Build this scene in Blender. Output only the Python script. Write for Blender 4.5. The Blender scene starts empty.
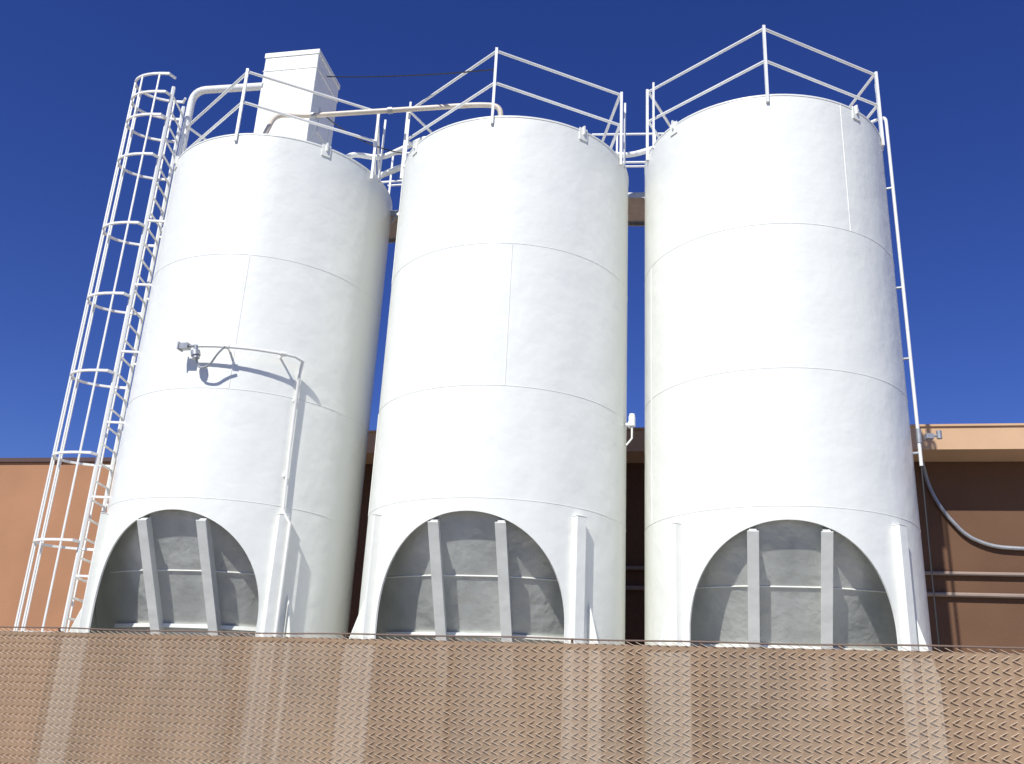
import bpy, bmesh, math, random
from mathutils import Vector, Matrix
random.seed(7)
scene = bpy.context.scene
R = 1.83; C = 1.6
rad = math.radians
A0 = rad(-11.7)                      # direction the silo doors / warehouse face
N = Vector((0.206, 0.979, 0)).normalized(); T = Vector((N.y, -N.x, 0))

def P(x, y, z): return Vector((x*R, y*R, C+z*R))
def pol(c, r, a, z): return P(c[0]+r*math.sin(a), c[1]-r*math.cos(a), z)

# ---------------------------------------------------------------- materials
def mat(name, col, rough=0.5, var=0.06, vscale=1.5, stretch=(1,1,1), bump=0.0, bscale=8, bdist=0.02, metal=0.0, col2=None, spec=0.5):
    m = bpy.data.materials.new(name); m.use_nodes = True
    nt = m.node_tree; b = nt.nodes['Principled BSDF']
    b.inputs['Roughness'].default_value = rough
    b.inputs['Metallic'].default_value = metal
    b.inputs['Specular IOR Level'].default_value = spec
    tc = nt.nodes.new('ShaderNodeTexCoord'); mp = nt.nodes.new('ShaderNodeMapping')
    mp.inputs['Scale'].default_value = stretch
    nt.links.new(tc.outputs['Object'], mp.inputs['Vector'])
    n = nt.nodes.new('ShaderNodeTexNoise'); n.inputs['Scale'].default_value = vscale; n.inputs['Detail'].default_value = 6
    nt.links.new(mp.outputs[0], n.inputs['Vector'])
    r = nt.nodes.new('ShaderNodeValToRGB'); r.color_ramp.elements[0].position = .3; r.color_ramp.elements[1].position = .7
    c2 = col2 or tuple(c*(1-var*2) for c in col)
    r.color_ramp.elements[0].color = (*c2, 1); r.color_ramp.elements[1].color = (*col, 1)
    nt.links.new(n.outputs['Fac'], r.inputs['Fac']); nt.links.new(r.outputs[0], b.inputs['Base Color'])
    if bump:
        n2 = nt.nodes.new('ShaderNodeTexNoise'); n2.inputs['Scale'].default_value = bscale; n2.inputs['Detail'].default_value = 3
        nt.links.new(tc.outputs['Object'], n2.inputs['Vector'])
        bp = nt.nodes.new('ShaderNodeBump'); bp.inputs['Strength'].default_value = bump; bp.inputs['Distance'].default_value = bdist
        nt.links.new(n2.outputs['Fac'], bp.inputs['Height']); nt.links.new(bp.outputs[0], b.inputs['Normal'])
    return m

M_white = mat('white_silo_paint', (.865,.87,.80), .34, .025, 1.6, (1,1,.3), .6, 2.2, .035)
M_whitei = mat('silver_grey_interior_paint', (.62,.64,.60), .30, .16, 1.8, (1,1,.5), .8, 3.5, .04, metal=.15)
M_pipe = mat('white_pipe_paint', (.85,.845,.80), .4, .04, 4, (1,1,1), .2, 20, .004)
M_cream = mat('cream_pipe_paint', (.66,.58,.47), .4, .08, 4)
M_galv = mat('galvanised_steel', (.46,.47,.48), .45, .12, 8, metal=.5)
M_black = mat('black_cable', (.02,.02,.02), .5)
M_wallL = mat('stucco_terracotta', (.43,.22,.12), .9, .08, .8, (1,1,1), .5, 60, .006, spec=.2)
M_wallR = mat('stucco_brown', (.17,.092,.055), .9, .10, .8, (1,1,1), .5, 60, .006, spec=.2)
M_fascia = mat('tan_fascia_paint', (.66,.43,.26), .8, .07, 1.0, (1,1,1), .3, 40, .004, spec=.2)
M_coping = mat('coping_brown', (.10,.055,.045), .5, .05, 2)
M_wpipe = mat('wall_pipe_paint', (.34,.26,.21), .5, .06, 4)
M_ground = mat('asphalt_yard', (.22,.205,.18), .95, .15, .6, (1,1,1), .6, 40, .01)
M_conc = mat('concrete_pad', (.54,.51,.44), .9, .10, 1.2, (1,1,1), .4, 30, .006)
M_slat = mat('tan_privacy_slat', (.37,.25,.15), .55, .14, 2.0, (1,1,.6))
# woven slat screen: lets a little of what stands behind show through
nt = M_slat.node_tree; pb = nt.nodes['Principled BSDF']; out = [n for n in nt.nodes if n.type == 'OUTPUT_MATERIAL'][0]
tr = nt.nodes.new('ShaderNodeBsdfTransparent'); mx = nt.nodes.new('ShaderNodeMixShader'); mx.inputs[0].default_value = .12
nt.links.new(pb.outputs[0], mx.inputs[1]); nt.links.new(tr.outputs[0], mx.inputs[2]); nt.links.new(mx.outputs[0], out.inputs['Surface'])
M_wire = mat('tan_vinyl_wire', (.74,.58,.42), .45, .06, 6)
M_frame = mat('brown_fence_frame', (.22,.15,.11), .5, .1, 4)

# ---------------------------------------------------------------- helpers
def link(o, parent=None):
    scene.collection.objects.link(o)
    if parent: o.parent = parent
    return o
def empty(name):
    e = bpy.data.objects.new(name, None); e.empty_display_size = .3
    return link(e)
def finish(bm, name, m, parent=None, smooth=False):
    bmesh.ops.recalc_face_normals(bm, faces=bm.faces)
    me = bpy.data.meshes.new(name); bm.to_mesh(me); bm.free()
    me.materials.append(m)
    if smooth:
        for p in me.polygons: p.use_smooth = True
        try: me.set_sharp_from_angle(angle=rad(40))
        except Exception: pass
    return link(bpy.data.objects.new(name, me), parent)
def tube(bm, pts, r, n=10, closed=False, caps=True):
    pts = [Vector(p) for p in pts]; m = len(pts)
    rings = []; prev = None
    for i in range(m):
        if closed: d = (pts[(i+1) % m]-pts[i-1])
        else: d = pts[min(i+1, m-1)]-pts[max(i-1, 0)]
        d.normalize()
        if prev is None:
            up = Vector((0,0,1)) if abs(d.z) < .9 else Vector((0,1,0))
            u = d.cross(up).normalized()
        else:
            u = (prev-d*prev.dot(d)).normalized()
        prev = u; v = d.cross(u)
        k = 1.0
        if (not closed and 0 < i < m-1):
            a = (pts[i]-pts[i-1]).normalized(); k = 1/max(.6, a.dot(d))
        rings.append([bm.verts.new(pts[i]+(u*math.cos(2*math.pi*(j+.5)/n)+v*math.sin(2*math.pi*(j+.5)/n))*r*k) for j in range(n)])
    for i in range(m if closed else m-1):
        a, b = rings[i], rings[(i+1) % m]
        for j in range(n): bm.faces.new((a[j], a[(j+1) % n], b[(j+1) % n], b[j]))
    if caps and not closed:
        bm.faces.new(rings[0][::-1]); bm.faces.new(rings[-1])
def rounded(pts, rr, seg=6):
    pts = [Vector(p) for p in pts]; out = [pts[0]]
    for i in range(1, len(pts)-1):
        a, b, c = pts[i-1], pts[i], pts[i+1]
        da = (a-b); dc = (c-b); q = min(rr, da.length*.45, dc.length*.45)
        s = b+da.normalized()*q; e = b+dc.normalized()*q
        for k in range(seg+1):
            t = k/seg; out.append(s*(1-t)**2+b*2*t*(1-t)+e*t*t)
    out.append(pts[-1]); return out
def box(bm, c, ax, ay, az, hx, hy, hz):
    c = Vector(c); ax, ay, az = Vector(ax), Vector(ay), Vector(az)
    vs = [bm.verts.new(c+ax*hx*i+ay*hy*j+az*hz*k) for i in (-1,1) for j in (-1,1) for k in (-1,1)]
    for f in ((0,1,3,2),(4,6,7,5),(0,4,5,1),(2,3,7,6),(0,2,6,4),(1,5,7,3)): bm.faces.new([vs[i] for i in f])
def plate(bm, poly, nrm, t):
    va = [bm.verts.new(p-nrm*t) for p in poly]; vb = [bm.verts.new(p+nrm*t) for p in poly]
    bm.faces.new(va); bm.faces.new(vb[::-1]); n = len(poly)
    for k in range(n): bm.faces.new((va[k], va[(k+1)%n], vb[(k+1)%n], vb[k]))
Z = Vector((0,0,1))

# ---------------------------------------------------------------- silos
SILOS = [((-2.219, 7.84), 4.58, {0: 40, 1: 112, 2: 4, 3: 120}),
         ((-0.059, 7.37), 4.55, {0: 35, 1: 100, 2: .5, 3: 100}),
         ((2.073, 7.135), 4.71, {0: 30, 1: 100, 2: 100, 3: 22.7})]
APEX = 1.378; SPR = .655; HA = .724
def skin(c, top, r, name, m_, e):
    bm = bmesh.new(); cols = []; nin = 40
    for k in range(nin+1): cols.append((A0 - HA*math.cos(math.pi*k/nin), True))
    nout = 80
    for k in range(1, nout): cols.append((A0+HA+(2*math.pi-2*HA)*k/nout, False))
    upper = [top, top-.5, 3.0, 2.0, APEX+.06]; V = []; g = -C/R
    for i, (a, ins) in enumerate(cols):
        col = [bm.verts.new(pol(c, r, a, z)) for z in upper]
        u = (a-A0)
        if ins:
            zz = SPR + math.sqrt(max(0, HA*HA-u*u))*(APEX-SPR)/HA
            col.append(bm.verts.new(pol(c, r, a, zz)))
            if i in (0, nin): col.append(bm.verts.new(pol(c, r, a, g)))
        else:
            col.append(bm.verts.new(pol(c, r, a, SPR))); col.append(bm.verts.new(pol(c, r, a, g)))
        V.append(col)
    n = len(cols)
    for i in range(n):
        a, b = V[i], V[(i+1) % n]
        m = 6 if i < nin else 7
        for k in range(m-1): bm.faces.new((a[k], a[k+1], b[k+1], b[k]))
    return finish(bm, name, m_, e, True)
def silo(c, top, vs):
    e = empty('storage_silo'); g = -C/R
    skin(c, top, 1.0, 'shell', M_white, e)
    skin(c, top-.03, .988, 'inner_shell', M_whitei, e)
    # cut edge of the arch (plate thickness)
    bm = bmesh.new()
    path = [(A0-HA, g)]+[(A0-HA*math.cos(math.pi*k/60), SPR+math.sin(math.pi*k/60)*(APEX-SPR)) for k in range(61)]+[(A0+HA, g)]
    va = [bm.verts.new(pol(c, 1.0, a, z)) for a, z in path]; vb = [bm.verts.new(pol(c, .988, a, z)) for a, z in path]
    for i in range(len(path)-1): bm.faces.new((va[i], va[i+1], vb[i+1], vb[i]))
    finish(bm, 'arch_edge', M_white, e, True)
    # roof (tight rolled edge + shallow cone)
    bm = bmesh.new(); prof = [(1.0, 0.0), (1.004, .004), (1.004,.016), (.998,.022), (.985,.026), (.6,.10), (.12,.2)]
    rings = [[bm.verts.new(pol(c, r, 2*math.pi*k/96, top+z)) for k in range(96)] for r, z in prof]
    for i in range(len(prof)-1):
        for k in range(96): bm.faces.new((rings[i][k], rings[i][(k+1)%96], rings[i+1][(k+1)%96], rings[i+1][k]))
    bm.faces.new(rings[-1]); finish(bm, 'roof', M_white, e, True)
    # weld seams
    bm = bmesh.new()
    zs = [top-1.12, top-2.26, 1.47]
    for z in zs:
        tube(bm, [pol(c, .9995, 2*math.pi*k/120, z) for k in range(120)], .0052, 6, True)
    lv = [1.47, top-2.26, top-1.12, top]
    for ci, (za, zb) in enumerate(zip(lv[:-1], lv[1:])):
        a = rad(vs[ci+1]); tube(bm, [pol(c, 1.0, a, za), pol(c, 1.0, a, zb)], .0065, 6)
        a += rad(180); tube(bm, [pol(c, 1.0, a, za), pol(c, 1.0, a, zb)], .0065, 6)
    finish(bm, 'weld_seams', M_white, e, True)
    # inclined hopper plate behind the arch
    fd = Vector((math.sin(A0), -math.cos(A0), 0)); sd = Vector((math.cos(A0), math.sin(A0), 0))
    cc = P(c[0], c[1], 0)
    SL = 1.73
    def dep(z, y):
        return .975-(APEX+.05-z)/SL - .42*max(0, abs(y)-.22)**1.3
    bm = bmesh.new(); rows = []
    for i in range(29):
        z = APEX+.05-i*.065; d0 = dep(z, 0)
        row = []
        hw0 = math.sqrt(max(0, .985**2-min(.985, max(d0, 0))**2))
        y = hw0
        for _ in range(8): y = math.sqrt(max(0, .985**2-dep(z, y)**2))
        for j in range(-8, 9):
            yy = y*j/8; row.append(bm.verts.new(cc+fd*dep(z, yy)*R+Z*z*R+sd*yy*R))
        rows.append(row)
    for a, b in zip(rows[:-1], rows[1:]):
        for j in range(16): bm.faces.new((a[j], a[j+1], b[j+1], b[j]))
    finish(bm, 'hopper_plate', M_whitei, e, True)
    bm = bmesh.new()
    for z, rr_, off in ((.98, .010, .004), (.60, .035, .03)):
        pts = [cc+fd*(dep(z, yy*.1)*R+off)+Z*z*R+sd*yy*.1*R for yy in range(-7, 8)]
        tube(bm, pts, rr_, 4 if rr_ > .02 else 6)
    finish(bm, 'plate_stiffeners', M_white, e)
    bm = bmesh.new()
    for l in (-.235, .235):
        p0 = cc+sd*l*R+fd*.955*R+Z*1.325*R; p1 = p0-(fd+Z*SL)*.62*R
        d = (p1-p0); L = d.length; d.normalize(); nrm = d.cross(sd).normalized()
        if nrm.dot(fd) < 0: nrm = -nrm
        mid = (p0+p1)/2
        box(bm, mid+nrm*.085, sd, d, nrm, .07, L/2, .008)       # front flange
        box(bm, mid-nrm*.03, sd, d, nrm, .045, L/2-.004, .106)     # web
    o = finish(bm, 'hopper_beams', M_white, e)
    bv = o.modifiers.new('b', 'BEVEL'); bv.width = .005; bv.segments = 2
    # door posts (box columns proud of the shell), gussets
    bm = bmesh.new()
    b0 = Vector((c[0]*R, c[1]*R, 0))
    for sgn in (-1, 1):
        a = A0+sgn*.80
        f = Vector((math.sin(a), -math.cos(a), 0)); s_ = Vector((math.cos(a), math.sin(a), 0))
        h = C+1.40*R; hw_ = .075 if sgn > 0 else .028
        box(bm, Vector((c[0]*R, c[1]*R, h/2))+f*(R+.045), s_, f, Z, hw_, .055, h/2)
        box(bm, Vector((c[0]*R, c[1]*R, h+.006))+f*(R+.045), s_, f, Z, hw_+.005, .06, .006)
        a2 = a+sgn*.13
        f2 = Vector((math.sin(a2), -math.cos(a2), 0)); s2 = Vector((math.cos(a2), math.sin(a2), 0))
        plate(bm, [b0+f2*(R-.01)+Z*(C+.86*R), b0+f2*(R-.01)+Z*.05, b0+f2*(R+.24)+Z*.05, b0+f2*(R+.24)+Z*(C+.42*R)], s2, .012)
    for k in range(2):
        a = A0+math.pi+(.6 if k else -.6)
        f = Vector((math.sin(a), -math.cos(a), 0)); s_ = Vector((math.cos(a), math.sin(a), 0)); h = C+1.4*R
        box(bm, Vector((c[0]*R, c[1]*R, h/2))+f*(R+.045), s_, f, Z, .075, .055, h/2)
    o = finish(bm, 'skirt_posts', M_white, e)
    bv = o.modifiers.new('b', 'BEVEL'); bv.width = .006; bv.segments = 2
    # lifting lugs
    bm = bmesh.new()
    for ad in (32, -58, 122, 212):
        a = rad(ad); f = Vector((math.sin(a), -math.cos(a), 0)); s_ = Vector((math.cos(a), math.sin(a), 0))
        q = Vector((c[0]*R, c[1]*R, C+top*R))
        box(bm, q+f*(R+.008)-Z*.04, s_, f, Z, .07, .008, .10)
        box(bm, q+f*(R+.02)+Z*.02, s_, f, Z, .012, .025, .07)
    finish(bm, 'lifting_lugs', M_white, e)
    # guard rail
    bm = bmesh.new(); H = .65; pp = []
    for k in range(5):
        a = A0+2*math.pi*k/5; pp.append(a)
        tube(bm, [pol(c, 1.012, a, top-.06), pol(c, 1.012, a, top+H+.02)], .028, 4)
        if k == 1 or k == 4:
            tube(bm, [pol(c, 1.0, a+.13, top-.02), pol(c, 1.0, a+.13, top+H)], .022, 4)
    for z in (top+H, top+H*.52):
        for k in range(5):
            a, b = pp[k], pp[(k+1) % 5]
            tube(bm, [pol(c, 1.0, a, z), pol(c, 1.0, b, z)], .023, 8)
    finish(bm, 'guard_rail', M_pipe, e)
    # concrete pad
    bm = bmesh.new()
    ringa = [bm.verts.new(Vector((c[0]*R+math.sin(2*math.pi*k/64)*R*1.05, c[1]*R-math.cos(2*math.pi*k/64)*R*1.05, .12))) for k in range(64)]
    ringb = [bm.verts.new(v.co-Z*.13) for v in ringa]
    bm.faces.new(ringa)
    for k in range(64): bm.faces.new((ringa[k], ringb[k], ringb[(k+1)%64], ringa[(k+1)%64]))
    finish(bm, 'base_pad', M_conc, e)
    return e
for s_ in SILOS: silo(*s_)
S1, S2, S3 = (s[0] for s in SILOS)

# ---------------------------------------------------------------- caged ladder
lad = empty('caged_ladder')
x0, y0 = -3.285, 7.58
bm = bmesh.new(); ztop = 5.55
for dy in (-.15, .15):
    tube(bm, [P(x0, y0+dy, -C/R+.15), P(x0, y0+dy, ztop-.1)], .032, 6)
z = .5
while z < C+ztop*R-.3:
    zz = (z-C)/R; tube(bm, [P(x0, y0-.15, zz), P(x0, y0+.15, zz)], .017, 6); z += .28
zz = -.3
while zz < 4.6:
    for dy in (-.15, .15):
        yy = y0+dy; xs = S1[0]-math.sqrt(max(0, .98-(yy-S1[1])**2)); tube(bm, [P(x0, yy, zz), P(xs, yy, zz)], .022, 4)
    zz += .62
finish(bm, 'ladder_rails_and_rungs', M_pipe, lad)
bm = bmesh.new()
def hoop(z, k=1.0):
    return [P(x0, y0+.15, z)]+[P(x0-.04-.38*k*math.sin(math.pi*i/18)**.85, y0+.215*k*math.cos(math.pi*i/18), z) for i in range(19)]+[P(x0, y0-.15, z)]
for z in (.5, 1.2, 1.9, 2.6, 3.3, 3.98, 4.68, 5.1, 5.35, 5.55):
    tube(bm, hoop(z, 1.08 if z == .5 else 1), .024, 4)
for i in (1, 4, 7, 9, 11, 14, 17):
    h = hoop(0)[i+1]; q = [Vector((h.x, h.y, C+z*R)) for z in (.5, ztop)]
    tube(bm, q, .016, 4)
finish(bm, 'safety_cage', M_pipe, lad)

# ---------------------------------------------------------------- dust collector
dc = empty('dust_collector')
cx, cy = -2.22, 7.83
q = P(cx, cy, 0)
bm = bmesh.new()
rot = rad(-11.7); ux = Vector((math.cos(rot), math.sin(rot), 0)); uy = Vector((-ux.y, ux.x, 0))
box(bm, Vector((q.x, q.y, C+5.32*R)), ux, uy, Z, .50, .50, .66*R)
o = finish(bm, 'housing', M_white, dc); b=o.modifiers.new('b','BEVEL'); b.width=.015; b.segments=2
bm = bmesh.new()
box(bm, Vector((q.x, q.y, C+6.0*R)), ux, uy, Z, .515, .515, .05)
box(bm, Vector((q.x, q.y, C+5.82*R)), ux, uy, Z, .51, .51, .012)
for k in (-1, 1):
    box(bm, Vector((q.x, q.y, C+5.3*R))+ux*.505+uy*k*.3, ux, uy, Z, .01, .02, .55)
o = finish(bm, 'cap_and_stiffeners', M_white, dc); b=o.modifiers.new('b','BEVEL'); b.width=.008; b.segments=2
bm = bmesh.new()
box(bm, Vector((q.x, q.y, C+5.35*R))+ux*.512, ux, uy, Z, .008, .18, .25)
finish(bm, 'access_door', M_pipe, dc)

# ---------------------------------------------------------------- pipes
def pipe(name, pts, r, m, rr=.2, flanges=()):
    e = empty(name); bm = bmesh.new()
    tube(bm, rounded(pts, rr), r, 14); finish(bm, 'pipe_run', m, e, True)
    if flanges:
        bm = bmesh.new()
        for p, d in flanges:
            d = Vector(d).normalized(); tube(bm, [Vector(p)-d*.035, Vector(p)+d*.035], r*1.35, 14)
        finish(bm, 'couplings', M_galv if m is M_cream else m, e, True)
    return e
pv = (-3.30, 7.92)
pipe('fill_pipe', [P(*pv, -.6), P(*pv, 5.78), P(cx-.30, cy-.2, 5.66)], .066, M_pipe, .3,
     [(P(*pv, 2.0), Z), (P(*pv, 4.2), Z)])
pipe('fill_pipe', [P(-2.30, 7.08, 4.62), P(-2.24, 7.22, 5.06), P(-2.0, 7.25, 5.08), P(-.42, 6.98, 5.10), P(-.22, 6.95, 5.08), P(-.2, 6.98, 4.56)], .042, M_cream, .22,
     [(P(-1.2, 7.113, 5.09), (1.58,-.27,.02)), (P(-1.9, 7.233, 5.08), (1.58,-.27,.02))])
pipe('fill_pipe', [P(-1.62, 7.3, 4.55), P(-1.58, 7.38, 4.80), P(-1.3, 7.5, 4.84), P(-.84, 7.3, 4.98), P(-.6, 7.4, 4.6)], .045, M_pipe, .2)
pipe('fill_pipe', [P(-1.5, 7.6, 4.5), P(-1.35, 7.6, 4.70), P(-.95, 7.35, 4.74), P(-.7, 7.5, 4.55)], .05, M_pipe, .2)
pipe('fill_pipe', [P(.45, 7.2, 4.55), P(.55, 7.2, 4.83), P(.95, 7.3, 4.87), P(1.35, 7.2, 4.98), P(1.5, 7.2, 4.7)], .045, M_pipe, .2)
pr = (S3[0]+1.05*math.sin(rad(66)), S3[1]-1.05*math.cos(rad(66)))
e = pipe('vent_pipe', [P(S3[0]+.9*math.sin(rad(66)), S3[1]-.9*math.cos(rad(66)), 4.95), P(*pr, 5.0), P(*pr, 1.95)], .024, M_pipe, .12)
bm = bmesh.new()
pq = P(pr[0]+.03, pr[1], 2.18)
box(bm, pq+Vector((.09,0,0)), (1,0,0), (0,1,0), Z, .05, .04, .035)
tube(bm, [pq+Vector((.05,0,-.02)), pq+Vector((.24,-.02,.03))], .018, 8)
tube(bm, [pq+Vector((.22,-.02,-.03)), pq+Vector((.22,-.02,.08))], .035, 10)
tube(bm, [pq+Vector((-.05,0,-.10)), pq+Vector((-.05,0,.10))], .035, 10)
for z in (4.3, 3.4, 2.8, 2.05):
    tube(bm, [P(*pr, z), P(S3[0]+.99*math.sin(rad(66)), S3[1]-.99*math.cos(rad(66)), z)], .02, 6)
finish(bm, 'level_switch', M_galv, e, True)
bm = bmesh.new()
tube(bm, rounded([P(*pr, 1.97), P(pr[0]-.005, pr[1], 1.2), P(pr[0]-.01, pr[1], -.4)], .1), .011, 6)
finish(bm, 'switch_cable', M_black, e, True)
# sensor between silo 2 and 3
e = empty('level_sensor')
bm = bmesh.new(); a = rad(72); b0 = pol(S2, 1.0, a, 2.26); f = Vector((math.sin(a), -math.cos(a), 0))
tube(bm, [b0-f*.02, b0+f*.12], .03, 10); tube(bm, [b0+f*.06, b0+f*.09], .05, 12)
box(bm, b0+f*.11+Z*.05, f, (-f.y, f.x, 0), Z, .04, .04, .07)
tube(bm, [b0+f*.11+Z*.12, b0+f*.11+Z*.16], .04, 12)
tube(bm, [b0+f*.11-Z*.03, b0+f*.11-Z*.2, b0-Z*.3+f*.03], .014, 8)
finish(bm, 'sensor_body', M_pipe, e, True)

# conduit with floodlight on silo 1
e = empty('flood_light')
bm = bmesh.new()
arc = [pol(S1, 1.10, rad(-15+i*4), 2.62) for i in range(12)]
pts = arc+[pol(S1, 1.09, rad(32.5), 2.60), pol(S1, 1.03, rad(33), 2.52), pol(S1, 1.03, rad(33), 1.9), pol(S1, 1.03, rad(33.5), 1.44), pol(S1, 1.08, rad(36), 1.34), pol(S1, 1.08, rad(36), -.6)]
tube(bm, pts, .021, 8)
for ad in (2, 24):
    tube(bm, [pol(S1, .99, rad(ad), 2.62), pol(S1, 1.11, rad(ad), 2.62)], .016, 6)
    tube(bm, [pol(S1, 1.10, rad(ad-1), 2.62), pol(S1, 1.10, rad(ad+1), 2.62)], .034, 10)
for z in (2.3, 1.7): tube(bm, [pol(S1, .99, rad(33), z), pol(S1, 1.035, rad(33), z)], .03, 6)
finish(bm, 'conduit', M_pipe, e, True)
bm = bmesh.new()
f = Vector((math.sin(rad(-16)), -math.cos(rad(-16)), 0)); s_ = Vector((math.cos(rad(-16)), math.sin(rad(-16)), 0))
h0 = pol(S1, 1.10, rad(-16), 2.62)+s_*.12
tube(bm, [h0-s_*.1, h0+s_*.05], .02, 8)
box(bm, h0-s_*.10, s_, f, Z, .07, .05, .04)
box(bm, h0-s_*.175, s_, f, Z, .01, .065, .055)
tube(bm, [h0+s_*.08+Z*.01, h0+s_*.08-Z*.09], .03, 10)
tube(bm, [h0+s_*.08-Z*.08, h0+s_*.10-Z*.15], .065, 14)
tube(bm, [h0+s_*.10-Z*.15, h0+s_*.11-Z*.19], .05, 14)
tube(bm, rounded([h0+s_*.11-Z*.17, h0+s_*.14-Z*.32-f*.05, h0+s_*.30-Z*.30-f*.05, h0+s_*.42-Z*.12-f*.03, h0+s_*.52-Z*.02-f*.03], .1), .016, 8)
finish(bm, 'lamp_head', M_galv, e, True)

# cables
e = empty('overhead_cable'); bm = bmesh.new()
def sag(a, b, d, n=14): return [Vector(a).lerp(Vector(b), i/n)-Z*d*4*(i/n)*(1-i/n) for i in range(n+1)]
tube(bm, sag(P(-1.96, 7.75, 5.90), pol(S2, 1.0, A0, 5.02), .05), .011, 6)
tube(bm, sag(P(-1.96, 7.7, 5.45), pol(S2, 1.0, A0+2*math.pi*4/5, 4.75), .15), .011, 6)
finish(bm, 'cable', M_black, e)

# walkways between silos
def walkway(ca, cb, z):
    e = empty('walkway_platform')
    a = P(*ca, z); b = P(*cb, z); d = (b-a).normalized(); n = Vector((-d.y, d.x, 0)); mid = (a+b)/2
    bm = bmesh.new()
    w = .45
    ce = mid+n*.95
    box(bm, ce, d, n, Z, .80, w, .006)
    for k in (-1, 1): box(bm, ce+n*k*(w+.014), d, n, Z, .82, .012, .05)
    for k in (-1, 1):
        tube(bm, [ce-n*w+d*k*.15-Z*.05, ce-n*w+d*k*.45-Z*.40], .025, 4)
    finish(bm, 'deck', M_galv, e)
    bm = bmesh.new()
    for s in (-1, 1):
        for k in (-.32, .32):
            tube(bm, [ce+n*s*(w+.045)+d*k-Z*.1, ce+n*s*(w+.045)+d*k+Z*1.2], .022, 4)
        for h in (.62, 1.18): tube(bm, [ce+n*s*(w+.045)-d*.75+Z*h, ce+n*s*(w+.045)+d*.75+Z*h], .019, 8)
    finish(bm, 'hand_rails', M_pipe, e)
walkway(S1, S2, 4.50); walkway(S2, S3, 4.60)

# ---------------------------------------------------------------- warehouse
w = empty('warehouse_building')
def wbox(name, s0, s1, d0, d1, z0, z1, m):
    bm = bmesh.new(); c = T*((s0+s1)/2)+N*((d0+d1)/2)+Z*((z0+z1)/2)
    box(bm, c, T, N, Z, (s1-s0)/2, (d1-d0)/2, (z1-z0)/2); return finish(bm, name, m, w)
D = 16.84; sp = -8.5
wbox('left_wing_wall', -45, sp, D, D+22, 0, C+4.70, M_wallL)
wbox('left_wing_coping', -45.05, sp-.01, D-.05, D+22.03, C+4.703, C+4.79, M_coping)
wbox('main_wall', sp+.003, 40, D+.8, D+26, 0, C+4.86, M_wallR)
wbox('roof_fascia', sp-.02, 40.3, D, D+26.3, C+4.863, C+5.27, M_fascia)
wbox('drip_edge', sp-.05, 40.35, D-.03, D+26.35, C+5.273, C+5.31, M_fascia)
bm = bmesh.new()
for s in range(-44, 40, 4):
    if s < sp: box(bm, T*(s+.4)+N*(D-.001)+Z*3, T, N, Z, .012, .006, 3.2)
finish(bm, 'control_joints', M_coping, w)
bm = bmesh.new()
wp = lambda s, z, d=D+.74: T*s+N*d+Z*(C+z)
tube(bm, rounded([wp(3.9, 4.84), wp(3.96, 4.4), wp(4.15, 3.95), wp(4.5, 3.5), wp(4.9, 3.33), wp(5.4, 3.3), wp(12, 3.3)], .3), .035, 8)
finish(bm, 'conduit_loop', M_galv, w, True)
bm = bmesh.new()
tube(bm, [wp(-6, 2.86), wp(14, 2.86)], .035, 8); tube(bm, [wp(-6, 2.50), wp(14, 2.50)], .04, 8)
for s in range(-5, 14, 3):
    box(bm, wp(s-.8, 2.68, D+.785), T, N, Z, .02, .02, .25)
finish(bm, 'wall_pipes', M_wpipe, w, True)

# ---------------------------------------------------------------- fence
fe = empty('chain_link_fence')
FN = Vector((.324, .946, 0)).normalized(); FT = Vector((FN.y, -FN.x, 0)); FB = FN*6.8; FH = C+.62
f0, f1 = -12.0, 6.0
def fp(s, z, d=0): return FB+FT*s+FN*d+Z*z
p = .064
bm = bmesh.new()
nx = int((f1-f0)/p); nz = int((FH-.06)/p*2)
hw = .0040
for i in range(nx):
    prev = None
    for k in range(nz+1):
        z = FH-.012-k*p/2
        s = f0+(i+(k % 2)*1.06-.03)*p
        dd = .008 if k % 2 else -.011        # weaves in front of / behind the slats
        s += math.sin(z*3+i*.05)*.002+math.sin(i*.31+z*1.3)*.002
        z += math.sin(i*.17)*.003+random.uniform(-.001,.001)
        c = fp(s, z, dd)
        ring = [bm.verts.new(c+o) for o in (FT*hw*1.3, FN*hw, -FT*hw*1.3, -FN*hw)]
        if prev:
            for j in range(4): bm.faces.new((prev[j], prev[(j+1)%4], ring[(j+1)%4], ring[j]))
        prev = ring
finish(bm, 'wire_mesh', M_wire, fe)
bm = bmesh.new()
nS = int((f1-f0)/(p/2)); top = FH-.03
prevc = None
for i in range(nS+1):                       # continuous pleated slat screen
    s = f0+i*p/2; dz = .0055 if i % 2 else -.001; dz += random.uniform(-.0014, .0014)
    col = [bm.verts.new(fp(s+random.uniform(-.001,.001), .05+(top-.05)*k/8+(random.uniform(-.004,.004) if k == 8 else 0), dz)) for k in range(9)]
    if prevc:
        for k in range(8): bm.faces.new((prevc[k], col[k], col[k+1], prevc[k+1]))
    prevc = col
finish(bm, 'privacy_slats', M_slat, fe)
bm = bmesh.new()
s = f0+.15
while s < f1:
    tube(bm, [fp(s, 0, .045), fp(s, FH-.02, .045)], .03, 12); s += 1.83
tube(bm, [fp(f0, FH-.05, .05), fp(f1, FH-.05, .05)], .021, 10)
finish(bm, 'posts_and_top_rail', M_frame, fe, True)
bm = bmesh.new()
tube(bm, [fp(f0+i*.15, FH+.003*math.sin(i*.7)+.004*math.sin(i*.23), -.004) for i in range(int((f1-f0)/.15)+1)], .006, 6)
s = f0+.15
while s < f1:
    tube(bm, [fp(s, FH-.03, .045), fp(s, FH+.006, .03)], .010, 8); s += .915
finish(bm, 'tension_wire', M_frame, fe)

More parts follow.
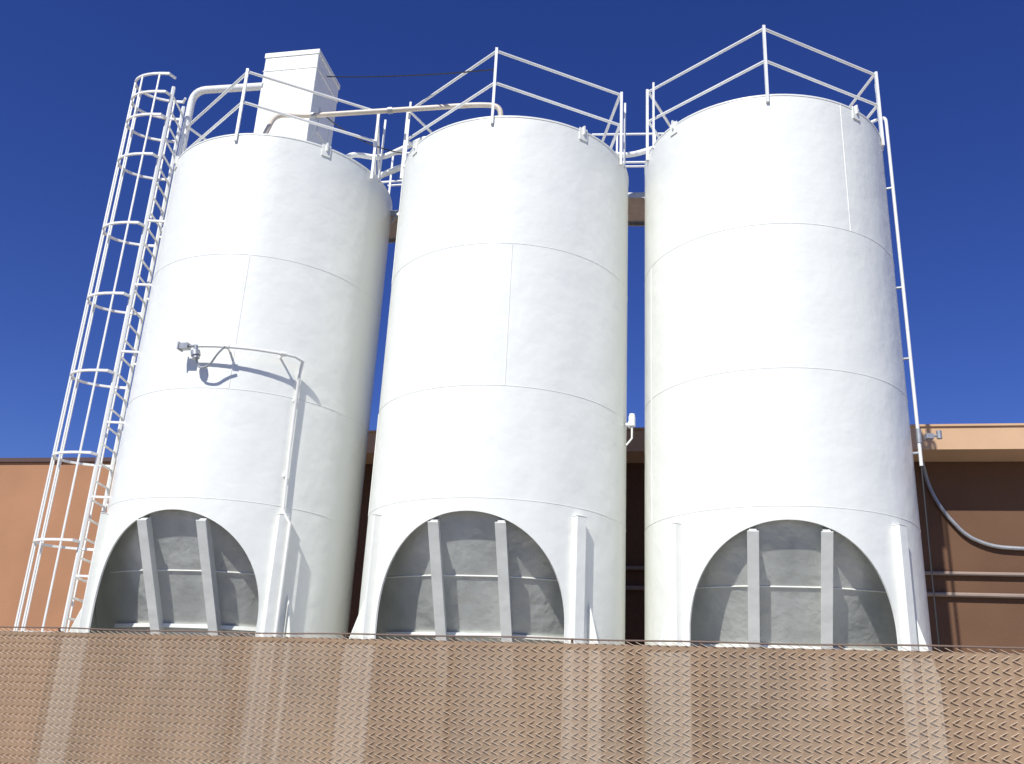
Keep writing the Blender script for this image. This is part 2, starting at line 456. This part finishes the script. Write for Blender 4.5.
# ---------------------------------------------------------------- ground
bm = bmesh.new(); g = 900
bm.faces.new([bm.verts.new(Vector(v)) for v in ((-g,-g,0),(g,-g,0),(g,g,0),(-g,g,0))])
finish(bm, 'ground', M_ground)
bm = bmesh.new()  # unseen pale concrete area, added to bounce sunlight up onto the silos
cq = T*.5+N*11.6
bm.faces.new([bm.verts.new(cq+T*a+N*b+Z*.004) for a, b in ((-16,-4.0),(16,-4.0),(16,5.1),(-16,5.1))])
finish(bm, 'bounce_pavement', M_conc)

# ---------------------------------------------------------------- light
az = rad(-28); el = rad(47)
to = Vector((math.sin(az)*math.cos(el), -math.cos(az)*math.cos(el), math.sin(el)))
L = bpy.data.lights.new('sun', 'SUN'); L.energy = 5.0; L.angle = rad(.53); L.color = (1, .985, .93)
lo = bpy.data.objects.new('sun', L); lo.rotation_euler = to.to_track_quat('Z', 'Y').to_euler(); link(lo)
W = bpy.data.worlds.new('World'); scene.world = W; W.use_nodes = True; nt = W.node_tree
bg = nt.nodes['Background']; sk = nt.nodes.new('ShaderNodeTexSky'); sk.sky_type = 'NISHITA'
sk.sun_disc = False; sk.sun_elevation = el; sk.sun_rotation = math.atan2(to.x, to.y) % (2*math.pi)
sk.air_density = 1.0; sk.dust_density = .1; sk.ozone_density = 5.0; sk.altitude = 1200
hs = nt.nodes.new('ShaderNodeHueSaturation'); hs.inputs['Saturation'].default_value = 1.22; hs.inputs['Hue'].default_value = .526
hs.inputs['Value'].default_value = 1.1
nt.links.new(sk.outputs[0], hs.inputs['Color']); nt.links.new(hs.outputs[0], bg.inputs[0]); bg.inputs[1].default_value = .10

# ---------------------------------------------------------------- camera
cam = bpy.data.cameras.new('camera'); co = bpy.data.objects.new('camera', cam); link(co)
cam.sensor_width = 36; cam.lens = 950/1024*36; cam.clip_end = 3000; cam.clip_start = .05
th = rad(20); rg = Vector((1,0,0)); up = Vector((0,-math.sin(th), math.cos(th))); fw = Vector((0, math.cos(th), math.sin(th)))
k = .0511; kc = math.sqrt(1-k*k)
X = rg*kc+up*k; Y = up*kc-rg*k; Zc = -fw
m = Matrix((X, Y, Zc)).transposed().to_4x4(); m.translation = Vector((0,0,C)); co.matrix_world = m
scene.camera = co
scene.view_settings.view_transform = 'Standard'; scene.view_settings.look = 'None'; scene.view_settings.exposure = 0
